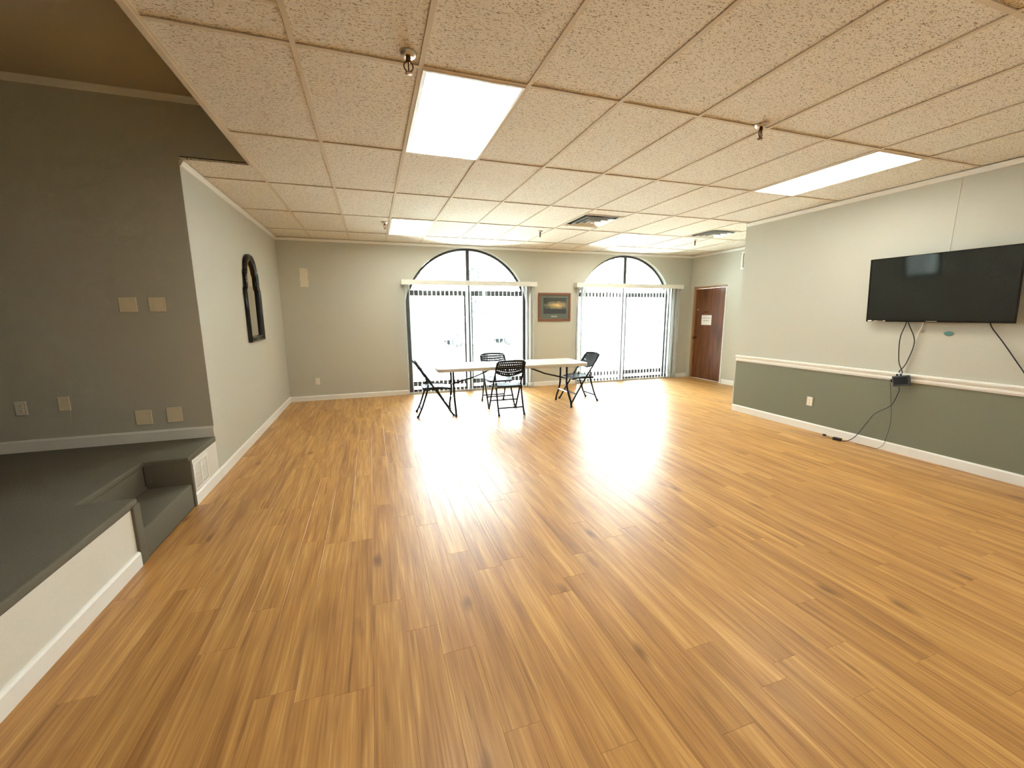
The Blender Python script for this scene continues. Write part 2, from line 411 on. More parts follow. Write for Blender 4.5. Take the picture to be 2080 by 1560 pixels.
# back wall with two arched openings
WIN = [(1.85, 'a'), (5.43, 'b')]; WR, WZ, WB = 1.235, 1.555, .03
def arch(cx, R, z0, zc, n=40):
    pts = [(cx - R, z0)] + [(cx - R*math.cos(PI*k/n), zc + R*math.sin(PI*k/n)) for k in range(n+1)] + [(cx + R, z0)]
    return pts
bm = bm_new()
loops = [[(XL - T, -.02), (XD + T, -.02), (XD + T, ZC + .1), (XL - T, ZC + .1)]] + [arch(c, WR, WB, WZ) for c, _ in WIN]
es = []
for lp in loops:
    vs = [bm.verts.new((x, YB, z)) for x, z in lp]
    es += [bm.edges.new((vs[i], vs[(i+1) % len(vs)])) for i in range(len(vs))]
bmesh.ops.triangle_fill(bm, edges=es, use_beauty=True, use_dissolve=False)
ret = bmesh.ops.extrude_face_region(bm, geom=bm.faces[:])
bmesh.ops.translate(bm, vec=(0, .2, 0), verts=[v for v in ret['geom'] if isinstance(v, bmesh.types.BMVert)])
wb = struct(obj('wall_back', bm, M_wall), 'greige back wall with two arched windows', 'wall')
# rough unpainted patch on the back wall
bm = bm_new(); rq = random.Random(5)
P = []
for k in range(10): P.append((-1.12 + .13*k/9, 2.012 + rq.uniform(-.008, .008)))
for k in range(16): P.append((-.99 + rq.uniform(-.008, .006), 2.02 + .30*k/15))
for k in range(10): P.append((-.995 - .12*k/9, 2.325 + rq.uniform(-.008, .008)))
for k in range(16): P.append((-1.118 + rq.uniform(-.006, .008), 2.31 - .29*k/15))
prism(bm, P, lambda u, v, d: (u, d, v), YB - .003, YB + .002)
o = obj('bare_patch', bm, M_patch, wb); o['label'] = 'rough cream patch of bare plaster'

# ------------------------------------------------------------------ CEILING with grid and tiles
def X(i): return CX0 + CW * i
def Y(j): return RY0 + RH * j
cb = bm_new()
prism(cb, [(-.889, YN), (XR, YN), (XR, YR), (XD, YR), (XD, YB), (XL, YB), (XL, YE), (-.889, YE)], lambda u, v, d: (u, v, d), ZC + .03, ZC + .14)
ceil = struct(obj('ceiling', cb, M_dark), 'cream suspended ceiling of fissured tiles in a metal grid', 'ceiling')
LIGHTS = [(1, 0), (7, 0), (1, 3), (7, 3), (1, -3), (7, -3)]  # last two are unseen panels added on the grid spacing to fill the foreground
VENTS = [(2.768, 5.15, 3.378, 5.86), (5.207, 5.47, 5.816, 6.08), (-.889, 1.58, -.2796, 2.19)]
LSET = set(LIGHTS)
SKIPV = {(5, 2): VENTS[0], (9, 2): VENTS[1], (-1, -1): VENTS[2]}
def tile(x0, y0, x1, y1):
    if x1 - x0 < .03 or y1 - y0 < .03: return
    g = .004
    bm = bm_new(); w, h = (x1-x0)/2 - g, (y1-y0)/2 - g
    box(bm, (-w, -h, 0), (w, h, .016)); key = ('t', round(w, 3), round(h, 3))
    if key in TM:
        bm.free(); o = bpy.data.objects.new('ceiling_tile', TM[key]); COL.objects.link(o); o.parent = ceil
    else:
        o = obj('ceiling_tile', bm, M_tile, ceil); TM[key] = o.data
    o.location = ((x0+x1)/2, (y0+y1)/2, ZC + .0075 + random.uniform(-.0006, .001))
TM = {}
for j in range(-5, 5):
    for i in range(-2, 13):
        x0, x1 = X(i), X(i+1); y0, y1 = max(Y(j), YN), min(Y(j+1), YB)
        if i == -2: x0 = XL; y0 = max(y0, YE)
        if i == 12: x1 = XD
        if i >= 9: y0 = max(y0, YR)
        if y0 >= y1 or x0 >= XD: continue
        if i == 8 and y1 <= YR: x1 = XR
        if x1 > XR and y1 <= YR: x1 = XR
        if (i, j) in LSET: continue
        if (i, j) in SKIPV:
            v = SKIPV[(i, j)]
            tile(x0, y0, x1, v[1]); tile(x0, v[3], x1, y1)
            continue
        tile(x0, y0, x1, y1)
FW = .0125
def bar(name, a, b): return bobj(name, a, b, M_grid, ceil)
for i in range(-1, 13):
    ya = YN if i <= 8 else YR
    if X(i) > XD: continue
    bar('main_runner', (X(i) - FW, ya, ZC), (X(i) + FW, YB, ZC + .005))
for j in range(-4, 5):
    y = Y(j)
    x0 = -.889 if y < YE else XL; x1 = XR if y < YR else XD
    bar('cross_tee', (x0, y - FW, ZC + .0005), (x1, y + FW, ZC + .0055))
for v in VENTS:
    for yy in (v[1], v[3]): bar('cross_tee', (v[0], yy - FW, ZC + .0005), (v[2], yy + FW, ZC + .0055))
# edge of the dropped ceiling beside the stage
bm = bm_new(); box(bm, (-.925, YN, ZC - .006), (-.893, YE, ZC + .5)); struct(obj('trim_1', bm, M_grid), 'cream edge trim of the dropped ceiling beside the stage', 'trim')
struct(bobj('ceiling_stage', (XS, YN, ZS), (-.80, YE, ZS + .1), M_sceil), 'higher dim tan ceiling above the stage', 'ceiling')
# crown strips
def crown_prof(s=1.0): return [(0, 0), (.030*s, 0), (.030*s, -.008), (.018*s, -.022), (.010*s, -.040), (0, -.045)]
def strip(name, prof, kind, a, b, z, label, m, cat, parent=None):
    """run a moulding profile (out, up) along a wall; kind is the axis the room lies towards"""
    bm = bm_new()
    f = {'+x': lambda u, v, d: (a[0] + u, d, z + v), '-x': lambda u, v, d: (a[0] - u, d, z + v), '-y': lambda u, v, d: (d, a[1] - u, z + v)}[kind]
    d0, d1 = (a[1], b[1]) if kind != '-y' else (a[0], b[0])
    prism(bm, prof, f, d0, d1)
    o = obj(name, bm, m, parent)
    return struct(o, label, cat)
strip('trim_2', crown_prof(), '+x', (XL, YE), (XL, YB), ZC, 'slim white crown strip above the mirror wall', M_trim, 'trim')
strip('trim_3', crown_prof(), '-y', (XL, YB), (XD, YB), ZC, 'slim cream crown strip over the arched windows', M_trim, 'trim')
strip('trim_4', crown_prof(1.2), '-x', (XR, YN), (XR, YR), ZC, 'slim cream crown strip above the television wall', M_trim, 'trim')
strip('trim_5', crown_prof(), '-x', (XD, YR), (XD, YB), ZC, 'slim white crown strip above the brown door', M_trim, 'trim')
strip('trim_6', crown_prof(1.3), '-y', (XS, YE - .004), (-.93, YE), ZS, 'dim crown strip over the stage back wall', M_trim, 'trim')
# chair rail
rail = [(0, -.045), (.010, -.045), (.012, -.032), (.018, -.028), (.018, -.012), (.012, -.006), (.016, .008), (.026, .016), (.030, .030), (.026, .042), (0, .045)]
strip('trim_7', rail, '-x', (XR, YN), (XR, YR), .835, 'white moulded chair rail along the television wall', M_base, 'trim')
# baseboards
bbp = [(0, 0), (.015, 0), (.015, .085), (.009, .098), (0, .1)]
bbs = [(0, 0), (.014, 0), (.014, .075), (.008, .088), (0, .09)]
strip('baseboard_left', bbp, '+x', (XL, YE), (XL, YB), 0, 'white baseboard under the mirror wall', M_base, 'baseboard')
for n, (a, b) in enumerate(((XL, 1.85 - WR), (1.85 + WR, 5.43 - WR), (5.43 + WR, XD))):
    strip('baseboard_back', bbs, '-y', (a, YB), (b, YB), 0, ('cream baseboard left of the first arched window', 'cream baseboard between the arched windows', 'short cream baseboard right of the second arched window')[n], M_base, 'baseboard')
strip('baseboard_right', bbp, '-x', (XR, YN), (XR, YR), 0, 'white baseboard below the television wall', M_base, 'baseboard')
strip('baseboard_door', bbp, '-x', (XD, YR + .02), (XD, DY0 - .05), 0, 'white baseboard beside the brown door', M_base, 'baseboard')
strip('baseboard_stage', [(0, 0), (.014, 0), (.014, .085), (.008, .098), (0, .1)], '-y', (XS, YE - .004), (XL, YE), .42, 'cream baseboard at the back of the stage', M_base, 'baseboard')

# ------------------------------------------------------------------ STAGE PLATFORM
st = empty('stage_platform', (XL, 2.5, 0)); tag(st, 'low stage platform covered in charcoal carpet with a cut-in step', 'stage')
def sp(o):
    o.parent = st; o.matrix_parent_inverse = Matrix.Translation((-XL, -2.5, 0)); return o
N0, N1, NX, H = 3.035, 3.80, -1.745, .42
bm = bm_new()
XQ, YQ = XS + .003, YN + .003
prism(bm, [(XQ, YQ), (XL + .004, YQ), (XL + .004, N0), (NX, N0), (NX, N1), (XL + .004, N1), (XL + .004, YE - .007), (XQ, YE - .007)], lambda u, v, d: (u, v, d), H - .05, H)
sp(obj('carpet_top', bm, M_carpet, None, .012, True, 3))
bm = bm_new(); box(bm, (NX - .02, N0 - .0, 0), (NX, N1, H - .045)); sp(obj('inner_riser', bm, M_carpet))
bm = bm_new(); box(bm, (NX, N0, 0), (XL + .006, N1, .2)); sp(obj('step', bm, M_carpet, None, .014, True, 3))
for a, b in ((2.955, N0), (N1, N1 + .035)):
    bm = bm_new(); box(bm, (NX, a, 0), (XL + .016, b, H - .03)); sp(obj('notch_cheek', bm, M_carpet, None, .008, True))
for a, b, lab in ((YN + .003, 2.957, 0), (N1 + .033, YE - .007, 0)):
    sp(bobj('front_panel', (XL - .1, a, 0), (XL, b, H - .048), M_stageface))
    bm = bm_new(); prism(bm, bbp, lambda u, v, d: (XL + u, d, v), a, b); sp(obj('skirting', bm, M_base))

# ------------------------------------------------------------------ WINDOWS
def win(n, cx, label):
    yf = YB + .09
    w = empty('window_%d' % n, (cx, yf, WB)); struct(w, label, 'window')
    inv = Matrix.Translation((-cx, -yf, -WB))
    def P(o): o.parent = w; o.matrix_parent_inverse = inv; return o
    # outer frame: arch ring
    bm = bm_new(); f = .045
    A, B = arch(cx, WR - .002, WB, WZ), arch(cx, WR - f, WB, WZ)
    for d0, d1 in ((0, 1),):
        va = [[bm.verts.new((x, yf + d, z)) for x, z in A] for d in (0, .06)]; vb = [[bm.verts.new((x, yf + d, z)) for x, z in B] for d in (0, .06)]
        for k in range(len(A) - 1):
            bm.faces.new((va[0][k], va[0][k+1], vb[0][k+1], vb[0][k])); bm.faces.new((va[1][k], va[1][k+1], vb[1][k+1], vb[1][k]))
            bm.faces.new((vb[0][k], vb[0][k+1], vb[1][k+1], vb[1][k])); bm.faces.new((va[0][k], va[0][k+1], va[1][k+1], va[1][k]))
    P(obj('outer_frame', bm, M_bronze))
    P(bobj('mullion', (cx - .035, yf - .012, WB), (cx + .035, yf + .058, WZ + WR - .03), M_bronze, None, .004))
    hw = math.sqrt((WR-.02)**2 - (1.93-WZ)**2)
    P(bobj('transom', (cx - hw, yf - .006, 1.885), (cx + hw, yf + .055, 1.985), M_bronze, None, .004))
    P(bobj('sill', (cx - WR, yf - .03, WB - .005), (cx + WR, yf + .07, WB + .045), M_bronze, None, .004))
    for s in (-1, 1):
        # glazed lower leaf: stiles, rails and its pane
        xa, xb = (cx - WR + .045, cx - .035) if s < 0 else (cx + .035, cx + WR - .045)
        lf = P(bobj('bottom_rail', (xa, yf + .005, .13), (xb, yf + .045, .225), M_bronze, None, .003))
        for xs in (xa, xb - .05): P(bobj('stile', (xs, yf + .006, .07), (xs + .05, yf + .044, 1.89), M_bronze, None, .003))
        P(bobj('pane', (xa + .02, yf + .022, .2), (xb - .02, yf + .026, 1.89), M_glass))
        # lunette quarter pane
        pts = [(cx + s*.03, 1.98)] + [(cx + s*(WR-.03)*math.cos(a), WZ + (WR-.03)*math.sin(a)) for a in [math.asin((1.98-WZ)/(WR-.03)) + (PI/2 - .03 - math.asin((1.98-WZ)/(WR-.03)))*k/14 for k in range(15)]]
        bm = bm_new(); prism(bm, pts, lambda u, v, d: (u, d, v), yf + .022, yf + .026); P(obj('lunette_pane', bm, M_glass))
    return w
win(1, 1.85, 'arched window with bronze frame, left of the framed picture')
win(2, 5.43, 'arched window with bronze frame, next to the brown door')

# ------------------------------------------------------------------ VERTICAL BLINDS
def blind(x0, x1, n, turn, label, extra):
    yb = YB - .075
    r = empty('vertical_blind', ((x0+x1)/2, YB, 2.16)); tag(r, label, 'blind', 'vertical blinds on the arched windows')
    inv = Matrix.Translation((-(x0+x1)/2, -YB, -2.16))
    def P(o): o.parent = r; o.matrix_parent_inverse = inv; return o
    bm = bm_new(); box(bm, (x0, YB - .135, 2.073), (x1, YB - .127, 2.163)); box(bm, (x0, YB - .127, 2.073), (x0 + .008, YB, 2.163)); box(bm, (x1 - .008, YB - .127, 2.073), (x1, YB, 2.163)); box(bm, (x0 + .008, YB - .127, 2.155), (x1 - .008, YB, 2.163))
    P(obj('valance', bm, M_white))
    P(bobj('headrail', (x0 + .02, yb - .02, 2.09), (x1 - .02, yb + .02, 2.125), M_white))
    def vane(x, a, z0=.035):
        bm = bm_new(); w, L = .089, 2.06
        sec = [(-w/2 + w*k/6, .004*math.sin(PI*k/6)) for k in range(7)]
        A = [[bm.verts.new((u, v, z)) for u, v in sec] for z in (z0, 2.09)]; B = [[bm.verts.new((u, v + .0008, z)) for u, v in sec] for z in (z0, 2.09)]
        for k in range(6):
            bm.faces.new((A[0][k], A[0][k+1], A[1][k+1], A[1][k])); bm.faces.new((B[0][k], B[1][k], B[1][k+1], B[0][k+1]))
            bm.faces.new((A[0][k], B[0][k], B[0][k+1], A[0][k+1])); bm.faces.new((A[1][k], A[1][k+1], B[1][k+1], B[1][k]))
        bm.faces.new((A[0][0], A[1][0], B[1][0], B[0][0])); bm.faces.new((A[0][6], B[0][6], B[1][6], A[1][6]))
        if 'v' in VM: bm.free(); o = bpy.data.objects.new('vane', VM['v']); COL.objects.link(o)
        else: o = obj('vane', bm, M_vane); VM['v'] = o.data
        o.location = (x, yb, 0); o.rotation_euler = (0, 0, a)
        o.parent = r; o.matrix_parent_inverse = inv
    for k in range(n):
        x = x0 + .055 + (x1 - x0 - .11) * k / (n - 1)
        vane(x, PI/2 + turn(k / (n - 1)) + random.uniform(-.03, .03))
    for x, a in extra: vane(x, a)
    # wand
    return r
VM = {}
R_ = math.radians
blind(.565, 3.235, 32, lambda t: R_(6) if t < .5 else R_(-9), 'white vertical blind hanging over the arched window left of the framed picture', [(2.13, R_(28)), (1.80, R_(60))])
blind(4.135, 6.875, 33, lambda t: R_(-3) if t < .45 else R_(-24), 'white vertical blind hanging over the arched window beside the brown door', [(4.30, R_(35)), (6.78, R_(20)), (6.66, R_(15))])

# ------------------------------------------------------------------ DOOR
d = empty('door_1', (XD, (DY0+DY1)/2, 0)); struct(d, 'closed brown wood slab door in the entrance recess', 'door')
def DP(o): o.parent = d; o.matrix_parent_inverse = Matrix.Translation((-XD, -(DY0+DY1)/2, 0)); return o
DP(bobj('door_slab', (XD + .02, DY0 + .022, .018), (XD + .062, DY1 - .022, DZ - .022), M_door, None, .002))
DP(bobj('door_jamb', (XD - .012, DY1 - .02, 0), (XD + .14, DY1 + .028, DZ + .03), M_jamb, None, .003))
DP(bobj('door_jamb', (XD - .006, DY0 - .012, 0), (XD + .14, DY0 + .018, DZ + .01), M_trim, None, .003))
DP(bobj('door_head', (XD - .010, DY0 - .012, DZ - .018), (XD + .14, DY1 - .021, DZ + .028), M_jamb, None, .003))
DP(bobj('threshold', (XD - .03, DY0 + .02, .0), (XD + .12, DY1 - .022, .014), M_jamb, None, .004))
bm = bm_new(); lathe(bm, [(.001, 0), (.032, 0), (.032, -.006), (.012, -.010), (.012, -.035), (.024, -.042), (.029, -.055), (.024, -.068), (.001, -.072)], (XD + .02, 7.875, .955), 16, 'x'); DP(obj('door_knob', bm, M_brass, None, 0, True))
bm = bm_new(); lathe(bm, [(.001, 0), (.027, 0), (.027, -.012), (.018, -.02), (.001, -.02)], (XD + .02, 7.88, 1.10), 14, 'x'); DP(obj('deadbolt', bm, M_brass, None, 0, True))
bm = bm_new(); lathe(bm, [(.001, 0), (.013, 0), (.013, -.004), (.008, -.007), (.001, -.007)], (XD + .02, 7.86, 1.60), 12, 'x'); DP(obj('peephole', bm, M_white, None, 0, True))
bm = bm_new(); box(bm, (XD + .012, 7.545, 1.525), (XD + .02, 7.665, 1.565)); pl = DP(obj('name_plate', bm, M_brass, None, .002))
sg = empty('paper_sign', (XD + .018, 7.575, 1.255)); tag(sg, 'white paper notice with two lines of print taped to the brown door', 'sign')
def SP(o): o.parent = sg; o.matrix_parent_inverse = Matrix.Translation((-(XD+.018), -7.575, -1.255)); return o
SP(bobj('sheet', (XD + .017, 7.43, 1.255), (XD + .019, 7.725, 1.475), M_paper))
bm = bm_new(); rs = random.Random(11)
def scrawl(y, yend, z, h):
    while y > yend:
        w = rs.uniform(.008, .013); t = .0035
        box(bm, (XD + .0160, y - t, z), (XD + .0168, y, z + h * rs.choice((1, .8, 1))))
        box(bm, (XD + .0160, y - w, z + h * rs.choice((0, .45, .85))), (XD + .0168, y - t, z + h * rs.choice((0, .45, .85)) * 0 + h * 1.0 - h * .85 + h * rs.choice((0, .4)) + .002 + h * .0)) if False else box(bm, (XD + .0160, y - w, z + h * .4), (XD + .0168, y - t, z + h * .4 + .004))
        y -= w + .005
for y0_, y1_, z_ in ((7.70, 7.60, 1.395), (7.58, 7.46, 1.395), (7.67, 7.49, 1.34)): scrawl(y0_, y1_, z_, .026)
o = SP(obj('print', bm, M_ink)); o['kind'] = 'stuff'
# return air grille in the recess
gr = empty('return_grille', (XD, 6.5, 2.41)); tag(gr, 'white louvred return air grille high on the recess wall', 'vent')
def GP(o): o.parent = gr; o.matrix_parent_inverse = Matrix.Translation((-XD, -6.5, -2.41)); return o
bm = bm_new(); g0, g1, h0, h1 = 6.26, 6.73, 2.39, 2.735
for a, b in (((g0, h0), (g1, h0+.035)), ((g0, h1-.035), (g1, h1)), ((g0, h0+.035), (g0+.035, h1-.035)), ((g1-.035, h0+.035), (g1, h1-.035))): box(bm, (XD - .012, a[0], a[1]), (XD, b[0], b[1]))
GP(obj('grille_frame', bm, M_white)); GP(bobj('duct_back', (XD - .003, g0+.035, h0+.035), (XD - .001, g1-.035, h1-.035), M_dark))
for k in range(9):
    bm = bm_new(); z = h0 + .05 + k*.029; prism(bm, [(0, 0), (.009, -.012), (.010, -.011), (.001, .001)], lambda u, v, dd, z=z: (XD - .003 - u, dd, z + v), g0 + .035, g1 - .035); GP(obj('louvre', bm, M_white))

# ------------------------------------------------------------------ CEILING LIGHTS
LLAB = {(1, 0): 'large ceiling light panel nearest the viewer, beside the chrome sprinkler', (7, 0): 'ceiling light panel close to the television wall', (1, 3): 'far ceiling light panel toward the mirror wall', (7, 3): 'far ceiling light panel just beyond the square air diffuser', (1, -3): 'added unseen fill light panel behind the viewpoint, stage side', (7, -3): 'added unseen fill light panel behind the viewpoint, television side'}
for (i, j) in LIGHTS:
    x0, x1, y0, y1 = X(i) + FW, X(i+1) - FW, Y(j) + FW, Y(j+1) - FW
    t = empty('ceiling_light', ((x0+x1)/2, (y0+y1)/2, ZC)); tag(t, LLAB[(i, j)], 'ceiling light', 'recessed light panels in the grid')
    w, h = (x1-x0)/2, (y1-y0)/2; f = .016
    bm = bm_new()
    for a, b in (((-w, -h), (w, -h+f)), ((-w, h-f), (w, h)), ((-w, -h+f), (-w+f, h-f)), ((w-f, -h+f), (w, h-f))): box(bm, (a[0], a[1], -.004), (b[0], b[1], .012))
    obj('light_frame', bm, M_trim, t)
    bobj('gap_channel', (-w+f, -h+f, .010), (w-f, h-f, .013), M_dark, t)
    bobj('lens', (-w+f+.007, -h+f+.007, .002), (w-f-.007, h-f-.007, .008), M_lens, t)
    if (i, j) == (1, 0): bobj('maker_sticker', (.08, -h+.002, -.0046), (.14, -h+.014, -.0041), M_paper, t)

# ------------------------------------------------------------------ AIR DIFFUSERS
VL = ['square white air diffuser with concentric louvres in front of the second arched window', 'square white air diffuser nearest the brown door', 'air diffuser close overhead at the stage edge of the ceiling']
for n, (x0, y0, x1, y1) in enumerate(VENTS):
    t = empty('air_diffuser', ((x0+x1)/2, (y0+y1)/2, ZC)); tag(t, VL[n], 'vent', 'square ceiling air diffusers')
    w, h = (x1-x0)/2 - FW, (y1-y0)/2 - FW
    bobj('duct_back', (-w, -h, .0255), (w, h, .0275), M_dark, t)
    K = 4
    for k in range(K):
        bm = bm_new(); s0 = 1 - k/K*.95; s1 = s0 - .085
        z0, z1 = -.010 - .004*k, .012
        def ring(s, z): return [bm.verts.new((sx*w*s, sy*h*s, z)) for sx, sy in ((-1,-1),(1,-1),(1,1),(-1,1))]
        s2 = s0 if k else 1
        a = ring(s2, z0 if k else -.004); b = ring(s1, z1); c = ring(s1 + .0, z1 + .0015); e = ring(s2 + (.004 if k else 0), (z0 if k else -.004) + .0022)
        for q in range(4):
            r_ = (q+1) % 4
            bm.faces.new((a[q], a[r_], b[r_], b[q])); bm.faces.new((b[q], b[r_], c[r_], c[q])); bm.faces.new((c[q], c[r_], e[r_], e[q])); bm.faces.new((e[q], e[r_], a[r_], a[q]))
        obj('louvre_ring', bm, M_white, t)
    bobj('centre_plate', (-w*.05, -h*.05, -.02), (w*.05, h*.05, -.016), M_white, t)

# ------------------------------------------------------------------ SPRINKLERS
def sprinkler():
    t = empty('sprinkler'); 
    bm = bm_new(); lathe(bm, [(.012, 0), (.042, 0), (.042, -.004), (.034, -.016), (.026, -.020), (.012, -.020)], n=20); obj('escutcheon', bm, M_chrome, t, 0, True)
    bm = bm_new(); lathe(bm, [(.011, -.018), (.013, -.024), (.013, -.040), (.009, -.044)], n=12); obj('body', bm, M_brass, t, 0, True)
    bm = bm_new()
    for s in (-1, 1): tube(bm, smooth_path([(s*.010, 0, -.040), (s*.021, 0, -.052), (s*.021, 0, -.070), (s*.006, 0, -.088)], 5), .0036, 8)
    obj('frame_arms', bm, M_brass, t, 0, True)
    bm = bm_new(); tube(bm, [(0,0,-.044),(0,0,-.086)], .003, 8); obj('bulb', bm, M_dark, t, 0, True)
    bm = bm_new(); lathe(bm, [(.004, -.084), (.018, -.090), (.019, -.093), (.004, -.095)], n=12); obj('deflector', bm, M_brass, t, 0, True)
    return t
SPOTS = [(.256, 2.372, 'chrome and bronze sprinkler head beside the nearest ceiling light'), (2.674, 2.432, 'sprinkler head in front of the television wall light panel'), (.264, 6.433, 'small far sprinkler head beside the light toward the mirror wall'), (2.636, 6.387, 'small far sprinkler head between the two arched windows'), (5.643, 6.329, 'small far sprinkler head under the diffuser near the brown door')]
s0 = sprinkler()
for n, (x, y, lab) in enumerate(SPOTS):
    o = s0 if n == 0 else copy_tree(s0)
    o.location = (x, y, ZC + .006); o.rotation_euler.z = .3 * n
    tag(o, lab, 'sprinkler', 'pendent sprinkler heads')

# ------------------------------------------------------------------ TELEVISION
TW, TH = 1.157, .672
tilt = math.radians(4.7)
tv = empty('television', (XR, 2.613, 1.423)); tag(tv, 'large black flat screen television tilted down on the right wall', 'television')
# local: x out of wall (towards room = -x), y along wall, z up; bottom front edge at x=-.076
base = empty('tilt_tmp'); MT = Matrix.Translation((-.076, 0, 0)) @ Matrix.Rotation(-tilt, 4, 'Y')
def TP(o): o.parent = tv; o.data.transform(MT); return o
hw = TW/2
TP(bobj('back_shell', (.008, -hw+.004, .004), (.030, hw-.004, TH-.004), M_black, None, .006))
bm = bm_new(); f = .011
for a, b in (((-hw, 0), (hw, .020)), ((-hw, TH-f), (hw, TH)), ((-hw, .020), (-hw+f, TH-f)), ((hw-f, .020), (hw, TH-f))): box(bm, (-.0, a[0], a[1]), (.012, b[0], b[1]))
TP(obj('bezel', bm, M_mblack))
TP(bobj('screen', (.003, -hw+f, .020), (.010, hw-f, TH-f), M_screen))
TP(bobj('electronics_housing', (.030, -.33, .08), (.052, .33, .40), M_black, None, .01))
bm = bm_new(); box(bm, (-.0008, hw-.055, .004), (-.0002, hw-.018, .016)); TP(obj('sticker', bm, M_paper))
bm = bm_new(); box(bm, (-.0008, hw-.185, .004), (-.0002, hw-.062, .0085)); box(bm, (-.0008, hw-.185, .0085), (-.0002, hw-.165, .015)); box(bm, (-.0008, hw-.11, .0085), (-.0002, hw-.08, .0125)); TP(obj('sticker', bm, M_wcable))
bm = bm_new(); box(bm, (-.0008, -.045, .006), (-.0002, .045, .012)); TP(obj('badge', bm, M_chrome))
bm = bm_new(); box(bm, (-.006, -.20, .20), (-.002, .20, .46)); o = obj('wall_bracket', bm, M_bmetal, tv)
for s in (-1, 1):
    bm = bm_new(); tube(bm, [(-.004, s*.14, .40), (-.07, s*.14, .40)], .008, 8); o = obj('bracket_arm', bm, M_bmetal, tv)
bpy.data.objects.remove(base)

# ------------------------------------------------------------------ CABLES AND BOX ON THE RIGHT WALL
def cable(name, pts, r, m, label, cat='cable', n=7):
    bm = bm_new(); tube(bm, smooth_path(pts, 8), r, n); o = obj(name, bm, m, None, 0, True); return tag(o, label, cat)
xw = XR - .03
cable('video_cable', [(XR-.040, 2.84, 1.44), (XR-.042, 2.835, 1.40), (XR-.050, 2.862, 1.25), (XR-.068, 2.835, 1.02), (XR-.072, 2.79, .91), (XR-.066, 2.79, .884)], .0045, M_black, 'black cable bowing left as it drops from the television to the small box')
cable('video_cable', [(XR-.030, 2.82, 1.44), (XR-.030, 2.815, 1.40), (XR-.025, 2.755, 1.26), (XR-.03, 2.75, 1.15), (XR-.040, 2.785, .98), (XR-.052, 2.82, .91), (XR-.056, 2.822, .884)], .0045, M_black, 'black cable bowing right as it drops from the television to the small box')
cable('coaxial_cable', [(XR-.008, 2.70, 1.46), (XR-.012, 2.712, 1.37), (XR-.026, 2.722, 1.325), (XR-.018, 2.745, 1.20), (XR-.018, 2.785, 1.0), (XR-.014, 2.80, .885)], .0042, M_wcable, 'white cable slanting from the wall fitting down behind the small box')
bm = bm_new(); lathe(bm, [(.001, 0), (.022, 0), (.022, -.004), (.008, -.006), (.008, -.022), (.005, -.026), (.001, -.026)], (XR, 2.713, 1.333), 12, 'x'); tag(obj('coaxial_fitting', bm, M_chrome, None, 0, True), 'metal cable fitting on the wall under the television', 'fitting')
bm = bm_new(); P = [(2.497 + .037*math.cos(2*PI*k/20), 1.315 + .021*math.sin(2*PI*k/20)) for k in range(20)]
prism(bm, P, lambda u, v, dd: (dd, u, v), XR - .006, XR - .0002); tag(obj('oval_tag', bm, M_teal, None, .0015), 'teal oval pad stuck on the wall under the television', 'tag')
cable('hanging_cable', [(XR-.016, 2.215, 1.47), (XR-.016, 2.205, 1.395), (XR-.02, 2.10, 1.24), (XR-.015, 1.98, 1.05), (XR-.012, 1.90, .93), (XR-.04, 1.80, .88)], .0045, M_black, 'black cord slanting off from the right end of the television')
cable('wall_seam_wire', [(XR-.0015, 2.59, ZC-.045), (XR-.0015, 2.592, 2.5), (XR-.0015, 2.597, 2.1), (XR-.0015, 2.597, 2.04)], .0018, M_wcable, 'thin pale wire running down the wall above the television')
# the small box
bx_ = empty('media_box', (XR - .066, 2.785, .80)); bx_.rotation_euler = (math.radians(-13), math.radians(8), math.radians(10)); tag(bx_, 'small dark grey box hanging by its cables over the chair rail', 'electronics')
bobj('box_shell', (-.022, -.070, -.052), (.022, .070, .058), grain(mat('dark_grey_abs', (.055, .06, .064), .5), 90, .1, .05), bx_, .006)
bobj('top_panel', (-.0245, -.058, -.035), (-.0215, .058, .045), M_mesh, bx_, .003)
for y in (.0, .03): 
    bm = bm_new(); box(bm, (-.008, y - .008, .058), (.008, y + .008, .082)); obj('cable_plug', bm, M_black, bx_, .003)
bm = bm_new(); box(bm, (-.006, .0705, -.006), (.006, .088, .03)); obj('side_plug', bm, M_black, bx_, .003)
cable('adapter_cord', [(XR-.062, 2.80, .735), (XR-.062, 2.795, .69), (XR-.06, 2.83, .56), (XR-.055, 2.87, .50), (XR-.05, 2.99, .40), (XR-.04, 3.06, .28), (XR-.06, 3.14, .10), (XR-.10, 3.19, .03), (XR-.12, 3.235, .010), (XR-.112, 3.275, .014)], .0042, M_black, 'black cord curving from the small box down to the floor adapter')
cable('thin_lead', [(XR-.066, 2.880, .765), (XR-.050, 2.882, .72), (XR-.03, 2.868, .55), (XR-.03, 2.852, .45), (XR-.025, 2.848, .30), (XR-.02, 2.87, .14), (XR-.024, 2.885, .06), (XR-.05, 2.93, .006), (XR-.060, 3.02, .004), (XR-.070, 3.10, .004), (XR-.075, 3.13, .004)], .0022, M_black, 'thin lead hanging straight down the wall from the small box')
ad_ = empty('power_adapter', (XR - .125, 3.30, 0)); ad_.rotation_euler.z = .15; tag(ad_, 'small black power adapter lying on the floor by the baseboard', 'adapter')
bobj('adapter_body', (-.022, -.042, .001), (.022, .042, .034), M_black, ad_, .005)
bm = bm_new(); tube(bm, smooth_path([(0, .04, .014), (.005, .08, .008), (.03, .125, .012), (.05, .15, .02)], 6), .0035, 7); obj('adapter_lead', bm, M_black, ad_, 0, True)
bm = bm_new(); box(bm, (.040, .145, .006), (.062, .18, .030)); obj('plug', bm, M_black, ad_, .004)

